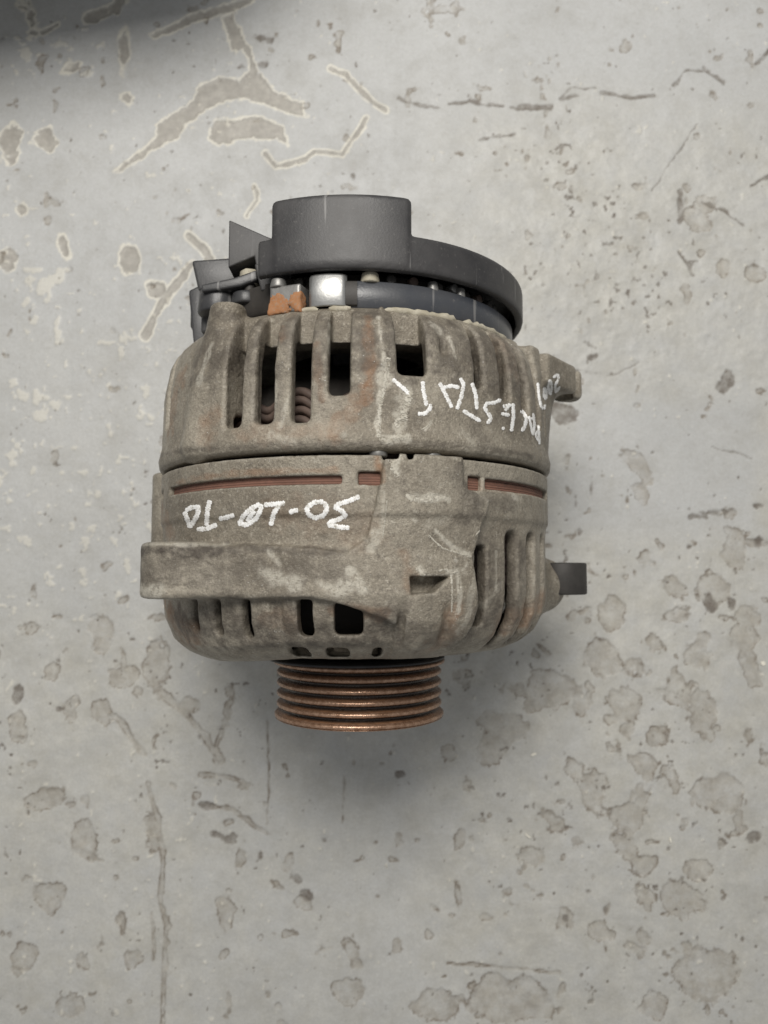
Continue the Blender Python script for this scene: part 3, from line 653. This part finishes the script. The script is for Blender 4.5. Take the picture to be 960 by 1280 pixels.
# ---- stator, windings, rotor
revolve('stator_core', [(58, 14), (64.6, 14), (65.9, 14.2), (65.9, 29.6), (64.6, 30), (58, 30)], 240, M_core, root)
def winding(y0, ydir, seed):
    rnd = random.Random(seed); VV = []; FF = []; off = 0
    for lay in range(4):
        for k in range(6):
            ph = rnd.uniform(0, 6.28); pts = []; n = 216
            for i in range(n):
                a = 2 * math.pi * i / n; wv = math.sin(a * 18 + lay * .8)
                r = 57.5 - lay * 2.6 - 1.2 * abs(wv) + .4 * math.sin(a * 7 + ph); y = y0 + ydir * (3 + k * 2.5 + 2.4 * wv + .5 * math.sin(a * 5 + ph) - lay * .6)
                pts.append((CX + r * math.sin(a), y, CZ + r * math.cos(a)))
            v, f = tube('', pts, 1.4, None, None, 6, True, ret=True)
            VV += v; FF += [tuple(i + off for i in x) for x in f]; off += len(v)
    link('stator_winding', raw_mesh('stator_winding', VV, FF), M_copper, root)
winding(34, 1, 1); winding(12, -1, 2)
revolve('rotor', [(0, -19), (40, -19), (48, -14), (50, -8), (50, 40), (47, 50), (40, 60), (20, 70), (0, 70)], 96, M_inner, root)
frustum('shaft', (CX, -47, CZ), (CX, 84, CZ), 8.5, 8.5, M_dull, root)

# ---- pulley: six ribs, five grooves, dark disc behind
prof = [(9, -30.2), (29.2, -30.2), (30.1, -30.6), (30.1, -31.3), (29.2, -31.8)]
R0, R1 = 28.9, 25.6
for k in range(5):
    yc = -34.5 - 3.6 * k
    rt = R0 + (0.7 if k == 4 else 0)
    prof += [(R1, yc + 1.9), (R1, yc + 1.3), (rt - .45, yc + .75), (rt, yc + .35), (rt, yc - .35), (rt - .45, yc - .75), (R1, yc - 1.3)]
prof += [(rt - .2, yc - .9), (rt - 1.2, yc - 1.3), (24, yc - 1.3), (23.2, yc - .6), (22.5, -42), (13, -41), (9, -41)]
pul = revolve('pulley', prof, 200, M_pulley, root, centre=(CX + 1.3, CZ))
frustum('pulley_nut', (CX, -52, CZ), (CX, -40.5, CZ), 11.5, 11.5, M_dull, root, 6)
revolve('pulley_flange', [(12, -28.7), (30.2, -28.9), (31.4, -29.3), (31.4, -29.9), (30.4, -30.3), (12, -30.1)], 160, M_dark, root)
revolve('bearing_boss', [(0, -22), (24, -22), (24, -27.9), (22, -28.6), (0, -28.6)], 96, M_bush, root)

# ---- black cover over the slip rings
C = Carve(-64, 64, 84, 113, -64, 64, 0.7)
def cover(X, Y, Z):
    r = np.sqrt(X * X + Z * Z)
    body = smax(r - 60.0, slab(Y, 87.2, 98.3), 1.3)
    boss = smax(smax(r - 60.3, slab(X + 2.6, -20.7 + 0, 20.7), 1.6), slab(Y, 88, 109.6), 1.6)
    boss = np.maximum(boss, 20 - Z)
    return np.minimum(body, boss)
C.add(cover)
C.cut(lambda X, Y, Z: np.maximum(np.sqrt(X * X + Z * Z) - 57.2, Y - 95.5) + 0 * X)
C.cut(lambda X, Y, Z: np.maximum(np.maximum(np.sqrt(X * X + Z * Z) - 57.5, slab(X + 2.6, -18, 18)), slab(Y, 90, 107)), (-30, 30, 84, 113, 23, 64))
C.cut(lambda X, Y, Z: np.maximum(np.maximum(X + 27.5, -Z + 6), slab(Y, 80, 115)), (-64, -20, 84, 113, 0, 64), .5)      # open corner for the terminals
C.cut(lambda X, Y, Z: np.maximum(np.sqrt(X * X + Z * Z) - 14, Y - 200), (-18, 18, 84, 113, -18, 18))
cov = link('rear_cover', C.mesh('rear_cover'), M_cover, root)

prism('cover_hook', [(-49.2, 111.5), (-36.2, 105.6), (-28, 104), (-28, 94.5), (-40.2, 94.5), (-40.9, 99.6), (-49.2, 95.8)], 92, 107.5, M_cover, cov, 0.5)
prism('cover_post', [(-40.2, 95.2), (-28.2, 95.2), (-28.2, 88.0), (-38.0, 86.5)], 84, 112, M_cover, cov, 0.6)
# ---- glossy band with the bright clip, the rusty tab and sealant crumbs under it
def band(name, r, th, y0, y1, a0, a1, mat, parent, n=60):
    V = []; F = []
    prof = [(r - th, y0), (r - .4, y0), (r, y0 + .4), (r, y1 - .4), (r - .4, y1), (r - th, y1)]; m = len(prof)
    for i in range(n + 1):
        a = math.radians(a0 + (a1 - a0) * i / n)
        for q, yy_ in prof: V.append(((CX + q * math.sin(a)) * S, yy_ * S, (CZ + q * math.cos(a)) * S))
    for i in range(n):
        for k in range(m): F.append((i * m + k, i * m + (k + 1) % m, (i + 1) * m + (k + 1) % m, (i + 1) * m + k))
    me = raw_mesh(name, V, F)
    return link(name, me, mat, parent)
bd = band('slip_ring_band', 56.2, 3.5, 76.6, 85.0, -1, 200, M_band, root, 150)
band('band_clip_plate', 57.2, 1.4, 77.2, 84.6, -1.2, 2.2, M_bush, bd, 12)
# clip: a strip of bright steel bulging outwards
V = []; F = []
for i in range(17):
    t_ = i / 16; ang = -12.2 + 11.4 * t_; bul = 56.5 + 1.7 * math.sin(math.pi * t_) ** .35
    a = math.radians(ang)
    for q, yy_ in ((bul - 1.2, 77), (bul - .3, 76.8), (bul, 77.2), (bul, 85.9), (bul - .5, 86.6), (bul - 3.2, 87.2)):
        V.append(((CX + q * math.sin(a)) * S, yy_ * S, (CZ + q * math.cos(a)) * S))
for i in range(16):
    for k in range(5): F.append((i * 6 + k, i * 6 + k + 1, (i + 1) * 6 + k + 1, (i + 1) * 6 + k))
link('clamp_clip', raw_mesh('clamp_clip', V, F), M_steel, root)
a0 = math.radians(-19.3)
def on_r(a, r, y): a = math.radians(a); return (CX + r * math.sin(a), y, CZ + r * math.cos(a))
C = Carve(-32, -8, 71, 90, 44, 64, .4)
C.add(lambda X, Y, Z: smax(np.maximum(slab(Y, 75.8, 84.2), np.abs(X * math.cos(a0) - Z * math.sin(a0)) - 5.0), np.abs(X * math.sin(a0) + Z * math.cos(a0) - 54.5) - 3.7, .8))
C.cut(lambda X, Y, Z: capsule3(X, Y, Z, (-19, 70, 57), (-19.3, 76.5, 56), 2.2, 1.6), (), 1)
tab = link('terminal_block', C.mesh('terminal_block'), M_dull, root)
C = Carve(-32, -8, 71, 90, 44, 64, .4)
blk = lambda X, Y, Z: smax(np.maximum(slab(Y, 75.8, 84.2), np.abs(X * math.cos(a0) - Z * math.sin(a0)) - 5.0), np.abs(X * math.sin(a0) + Z * math.cos(a0) - 54.5) - 3.7, .8)
def crust(X, Y, Z):
    sp = np.minimum(np.sqrt((X + 21.5) ** 2 + (Y - 77.5) ** 2 + (Z - 53.5) ** 2) - 4.3, np.sqrt((X + 14.6) ** 2 + (Y - 78.6) ** 2 + (Z - 56) ** 2) - 3.4)
    sp = sp + .5 * np.sin(X * 2.6) * np.sin(Y * 2.9) + .3 * np.sin(X * 5 + Y * 4)
    return smax(sp, blk(X, Y, Z) - .3, .3)
C.add(crust)
link('rust_crust', C.mesh('rust_crust', .25), M_orange, tab)
frustum('screw', on_r(-22.2, 56.5, 83.8), on_r(-22.2, 56.5, 86.6), 2.6, 2.2, M_dull, root, 24, .4)
frustum('screw', on_r(6.2, 54.5, 84.6), on_r(6.2, 54.5, 87.8), 2.9, 2.5, M_bead, root, 24, .4)
frustum('screw', on_r(27.0, 54.5, 84.2), on_r(27.0, 54.5, 87.4), 1.9, 1.5, M_dull, root, 24, .4)
frustum('screw', on_r(38.0, 54.5, 84.2), on_r(38.0, 54.5, 87.6), 1.7, 1.5, M_dull, root, 24, .4)
def bead(a_0, a_1, r, y, rad, seed):
    rnd = random.Random(seed); n = max(4, int((a_1 - a_0) * 0.9)); pts = []; rs = []
    for i in range(n + 1):
        a = a_0 + (a_1 - a_0) * i / n; pts.append(on_r(a, r + rnd.uniform(-.3, .3), y + rnd.uniform(-.25, .25))); rs.append(rad * rnd.uniform(.75, 1.2) * (0.4 if i in (0, n) else 1))
    tube('sealant_bead', pts, rs, M_bead, root, 10)
bead(-14.5, -9.0, 57.5, 76.0, 1.0, 1); bead(-6.0, 0.5, 57.5, 75.9, 1.0, 2); bead(10, 33, 57.5, 75.8, 1.1, 3); bead(36, 60, 57.6, 75.8, 1.0, 4)
revolve('diode_carrier', [(0, 79), (50, 79), (51.5, 80), (51.5, 88.5), (49, 89.5), (0, 89.5)], 120, M_inner, root)
for k, a in enumerate((-17, -7, 13, 21, 30, 36, 43, 49, 55, 62)):
    frustum('diode', on_r(a, 49.5, 86.6 + .6 * (k % 2)), on_r(a, 53.4 + .6 * (k % 3), 86.6 + .6 * (k % 2)), 1.9, 1.5, (M_bush, M_dull, M_bush, M_copper)[k % 4], root, 20, .4)
# ---- terminals at the left
tb = prism('connector_block', [(-64.5, 104.0), (-50.5, 105.0), (-48.5, 95.0), (-62.0, 93.5)], 70, 94, M_black, root, 1.0)
prism('connector_wall', [(-69.0, 99.0), (-64.8, 101.0), (-60, 93), (-60, 78), (-66.5, 76.5)], 60, 80, M_black, root, .8)
def tilted_cap(name, a, b, ra, rb, m): return frustum(name, a, b, ra, rb, m, root, 40, .8)
tilted_cap('rubber_cap', (-53.6, 82.6, 100.5), (-53.6, 90.5, 100.5), 6.6, 6.0, M_black)
tilted_cap('terminal_washer', (-43.8, 84.2, 104), (-43.8, 88.4, 104), 4.9, 4.6, M_black)
frustum('terminal_nut', (-43.0, 91.2, 104), (-43.0, 96.0, 104), 3.4, 3.0, M_bead, root, 6, .5)
frustum('terminal_stud', (-42.8, 74, 105), (-42.8, 90.8, 105), 1.7, 1.7, M_bush, root, 20, .3)
prism('terminal_strap', [(-57.5, 90.2), (-47, 92.5), (-40.2, 95.0), (-39.6, 91.8), (-45, 89.6), (-52, 88.4), (-57.5, 87.8)], 99, 108, M_black, root, .7)
prism('regulator_body', [(-60, 92), (-37.5, 92), (-37, 77.8), (-60, 77.8)], 70, 98, M_black, root, 1.2)
prism('regulator_wall', [(-38.6, 93), (-33.0, 93), (-34.0, 77.8), (-38.6, 77.8)], 84, 108.5, M_black, root, .6)
frustum('terminal_stud', (-37.0, 76, 107), (-37.0, 82, 107), 1.8, 1.8, M_bush, root, 20, .3)

# ---- bushing of the right-hand ear
bu = frustum('mounting_bushing', (66.0, -8.3, 55.5), (66.0, 3.4, 55.5), 9.6, 9.6, M_bush, root, 56, .6)

# ---- through bolt heads in the seam between the housings
for a in (7.5, 21.5): frustum('through_bolt', on_r(a, 64.2, 31.6), on_r(a, 64.2, 34.2), 2.6, 2.6, M_dull, front, 24, .4)

# ---- white marker handwriting, laid on the castings
def bvh_of(V, me):
    F = np.empty(len(me.polygons) * 4, dtype=np.int32); me.polygons.foreach_get('vertices', F)
    return V, F.reshape(-1, 4)
trees = {}
for key, o in (('rear', rear), ('front', front)):
    me = o.data; co = np.empty(len(me.vertices) * 3, dtype=np.float32); me.vertices.foreach_get('co', co); co = co.reshape(-1, 3)
    F = np.empty(len(me.polygons) * 4, dtype=np.int32); me.polygons.foreach_get('vertices', F); F = F.reshape(-1, 4)
    keep = co[F[:, 0], 2] > 0.070
    trees[key] = BVHTree.FromPolygons(co.tolist(), F[keep].tolist())
def letter(key, parent, strokes, sc, off, width, mat=None, name='painted_letter'):
    V = []; F = []; rag = mat is not None; rnd = random.Random(int(width * 10 + strokes[0][0][0]))
    for st_ in strokes:
        P = [np.array([off[0] + p[0] / sc, off[1] + p[1] / sc]) for p in st_]
        pts = []
        for a, b in zip(P[:-1], P[1:]):
            n = max(2, int(np.hypot(*(b - a)) / 0.8))
            pts += [a + (b - a) * i / n for i in range(n)]
        pts.append(P[-1]); pts = np.array(pts)
        if len(pts) > 6:
            for _ in range(3): pts[1:-1] = (pts[:-2] + 2 * pts[1:-1] + pts[2:]) / 4
        tg = np.gradient(pts, axis=0); tg /= np.linalg.norm(tg, axis=1)[:, None] + 1e-6; nr = np.stack([-tg[:, 1], tg[:, 0]], 1)
        rows = []; n = len(pts)
        for i in range(n):
            wob = 1 + .18 * math.sin(i * 1.7 + off[0]) + .12 * math.sin(i * .63 + len(F)); e = min(i, n - 1 - i); cap = min(1, .45 + .35 * e)
            row = []
            for q in (-1, -.6, 0, .6, 1):
                p = pts[i] + nr[i] * q * width / 2 * wob * cap
                d = Vector(ray(*p)).normalized(); h = trees[key].ray_cast(Vector((0, 0, CAM_H * S)), d)
                row.append(None if h[0] is None else h[0] + h[1] * ((0.09 + .09 * (1 - q * q)) * S))
            rows.append(row)
        last = None
        for row in rows:
            if any(r is None for r in row) : last = None; continue
            b = len(V); V += [tuple(r) for r in row]
            if last is not None and (Vector(V[last + 2]) - Vector(V[b + 2])).length < 0.0028:
                for k in range(4):
                    if rag and rnd.random() < (0.42 if k in (0, 3) else 0.16): continue
                    F.append((last + k, last + k + 1, b + k + 1, b + k))
            last = b
    if F:
        me = raw_mesh(name, V, F)
        link(name, me, mat or M_paint, parent)
z1 = (4.174, (220, 600)); z2 = (7.385, (470, 440)); z3 = (7.385, (580, 450))
for st_ in ([[(958,85),(900,110),(850,125),(830,140),(870,165),(885,185),(850,205),(800,220),(800,235),(850,245),(905,250)]],
            [[(770,112),(720,117),(682,145),(690,178),(725,198),(770,185),(790,150),(770,112)]], [[(592,172),(612,160),(638,157)]],
            [[(460,130),(520,125),(570,120)], [(540,128),(510,175),(495,238)]], [[(440,125),(390,150),(350,190),(332,228),(370,235),(420,200),(445,150),(440,125)], [(410,160),(370,215)]],
            [[(225,203),(262,196),(305,182)]], [[(178,105),(165,160),(160,240)], [(110,257),(160,255),(215,232)]], [[(45,165),(75,245),(112,185),(122,142),(85,142),(50,160)]]):
    letter('front', front, st_, z1[0], z1[1], 5.8)
for st_ in ([[(150,250),(210,300),(270,350),(310,400)]], [[(430,270),(435,350),(455,440),(465,500)], [(385,570),(450,570),(500,520),(500,480)]],
            [[(585,285),(640,390),(700,515)], [(775,240),(808,300),(785,420),(745,530)], [(620,328),(700,312),(770,330)]], [[(885,285),(920,400),(930,530)], [(800,540),(880,590),(965,640)]]):
    letter('rear', rear, st_, z2[0], z2[1], 4.7)
for st_ in ([[(340,365),(280,395),(210,400),(185,440),(220,490),(250,540),(210,590)]], [[(435,415),(355,430)], [(410,430),(375,470)], [(340,495),(420,510)]], [[(450,400),(455,520),(435,660)]], [[(345,628),(372,634)]],
            [[(515,475),(550,480),(575,540),(560,610),(530,660)]], [[(600,520),(615,600),(635,695)], [(635,490),(650,600),(637,690)], [(600,545),(640,540)]], [[(685,600),(690,690),(695,780)], [(685,650),(658,685),(685,750)]],
            [[(680,210),(690,330),(710,430),(735,455),(750,410)]], [[(740,250),(733,330),(752,365),(763,300),(745,250)]], [[(790,180),(775,250),(795,320),(810,250),(795,180)]], [[(820,165),(862,130),(872,175),(840,230),(845,300),(885,245)]]):
    letter('rear', rear, st_, z3[0], z3[1], 4.4 if st_[0][0][0] < 590 else 3.2)

M_old = mat_rust('worn_paint', (0.50, 0.475, 0.41), (0.36, 0.33, 0.27), (0.22, 0.19, 0.15), 300, 0.0, 0.75)
for st_, w_ in (([[(112,50),(112,120),(85,190),(78,330),(45,450),(25,600),(28,790)]], 5.5), ([[(30,800),(120,830),(160,790),(240,775)]], 6.5), ([[(310,370),(300,450),(262,560),(250,640)]], 9), ([[(235,600),(190,640),(205,700)]], 6), ([[(415,718),(470,690),(495,650)]], 1.6)):
    letter('rear', rear, st_, z2[0], z2[1], w_, M_old, 'paint_smear')
for st_, w_ in (([[(655,110),(660,200),(658,300)]], 2.6), ([[(590,95),(630,85),(655,110),(690,95)]], 2.6), ([[(480,75),(500,95),(525,125)]], 5)):
    letter('front', front, st_, 4.0, (400, 690), w_, M_old, 'paint_smear')
for st_, w_ in (([[(120,145),(125,180),(150,225)]], 7), ([[(190,310),(215,335),(290,345),(370,330)]], 6), ([[(300,515),(370,580),(480,615)]], 2.5), ([[(95,340),(85,430),(75,520)]], 1.6), ([[(560,490),(535,520)]], 2)):
    letter('front', front, st_, 4.0, (460, 540), w_, M_old, 'paint_smear')

# ---- crumbs of loose paint on the floor
M_flake = mat_flat('flake', (0.72, 0.69, 0.60), 0.7, 0, .1)
flk = [(667, 943, 4.5, 1.6, 20, 'cream paint flake on the floor to the right of the pulley, lower than the housing'),
       (954, 829, 3.2, 3.0, 60, 'white chip of paint on the floor by the right edge beside worn brown patches'),
       (838, 1050, 1.2, 3.4, 5, 'thin pale sliver on the smooth grey floor at the lower right'),
       (660, 1045, 1.2, 4.4, 50, 'slender white sliver on the floor below and right of the pulley')]
for u, v, a, b, rot, lab in flk:
    x, y_ = on_floor(u, v); rnd = random.Random(int(u)); n = 8; rt_ = math.radians(rot); pts = []
    for k in range(n):
        q = 2 * math.pi * k / n; e = rnd.uniform(.75, 1.15); px, py = a * .36 * e * math.cos(q), b * .36 * e * math.sin(q)
        pts.append((px * math.cos(rt_) - py * math.sin(rt_), px * math.sin(rt_) + py * math.cos(rt_)))
    o = prism('paint_flake', pts, -.1, .35, M_flake, None, .08); o.location = (x * S, y_ * S, -0.0001)
    o['label'] = lab; o['category'] = 'paint flake'; o['group'] = 'loose paint flakes on the floor'
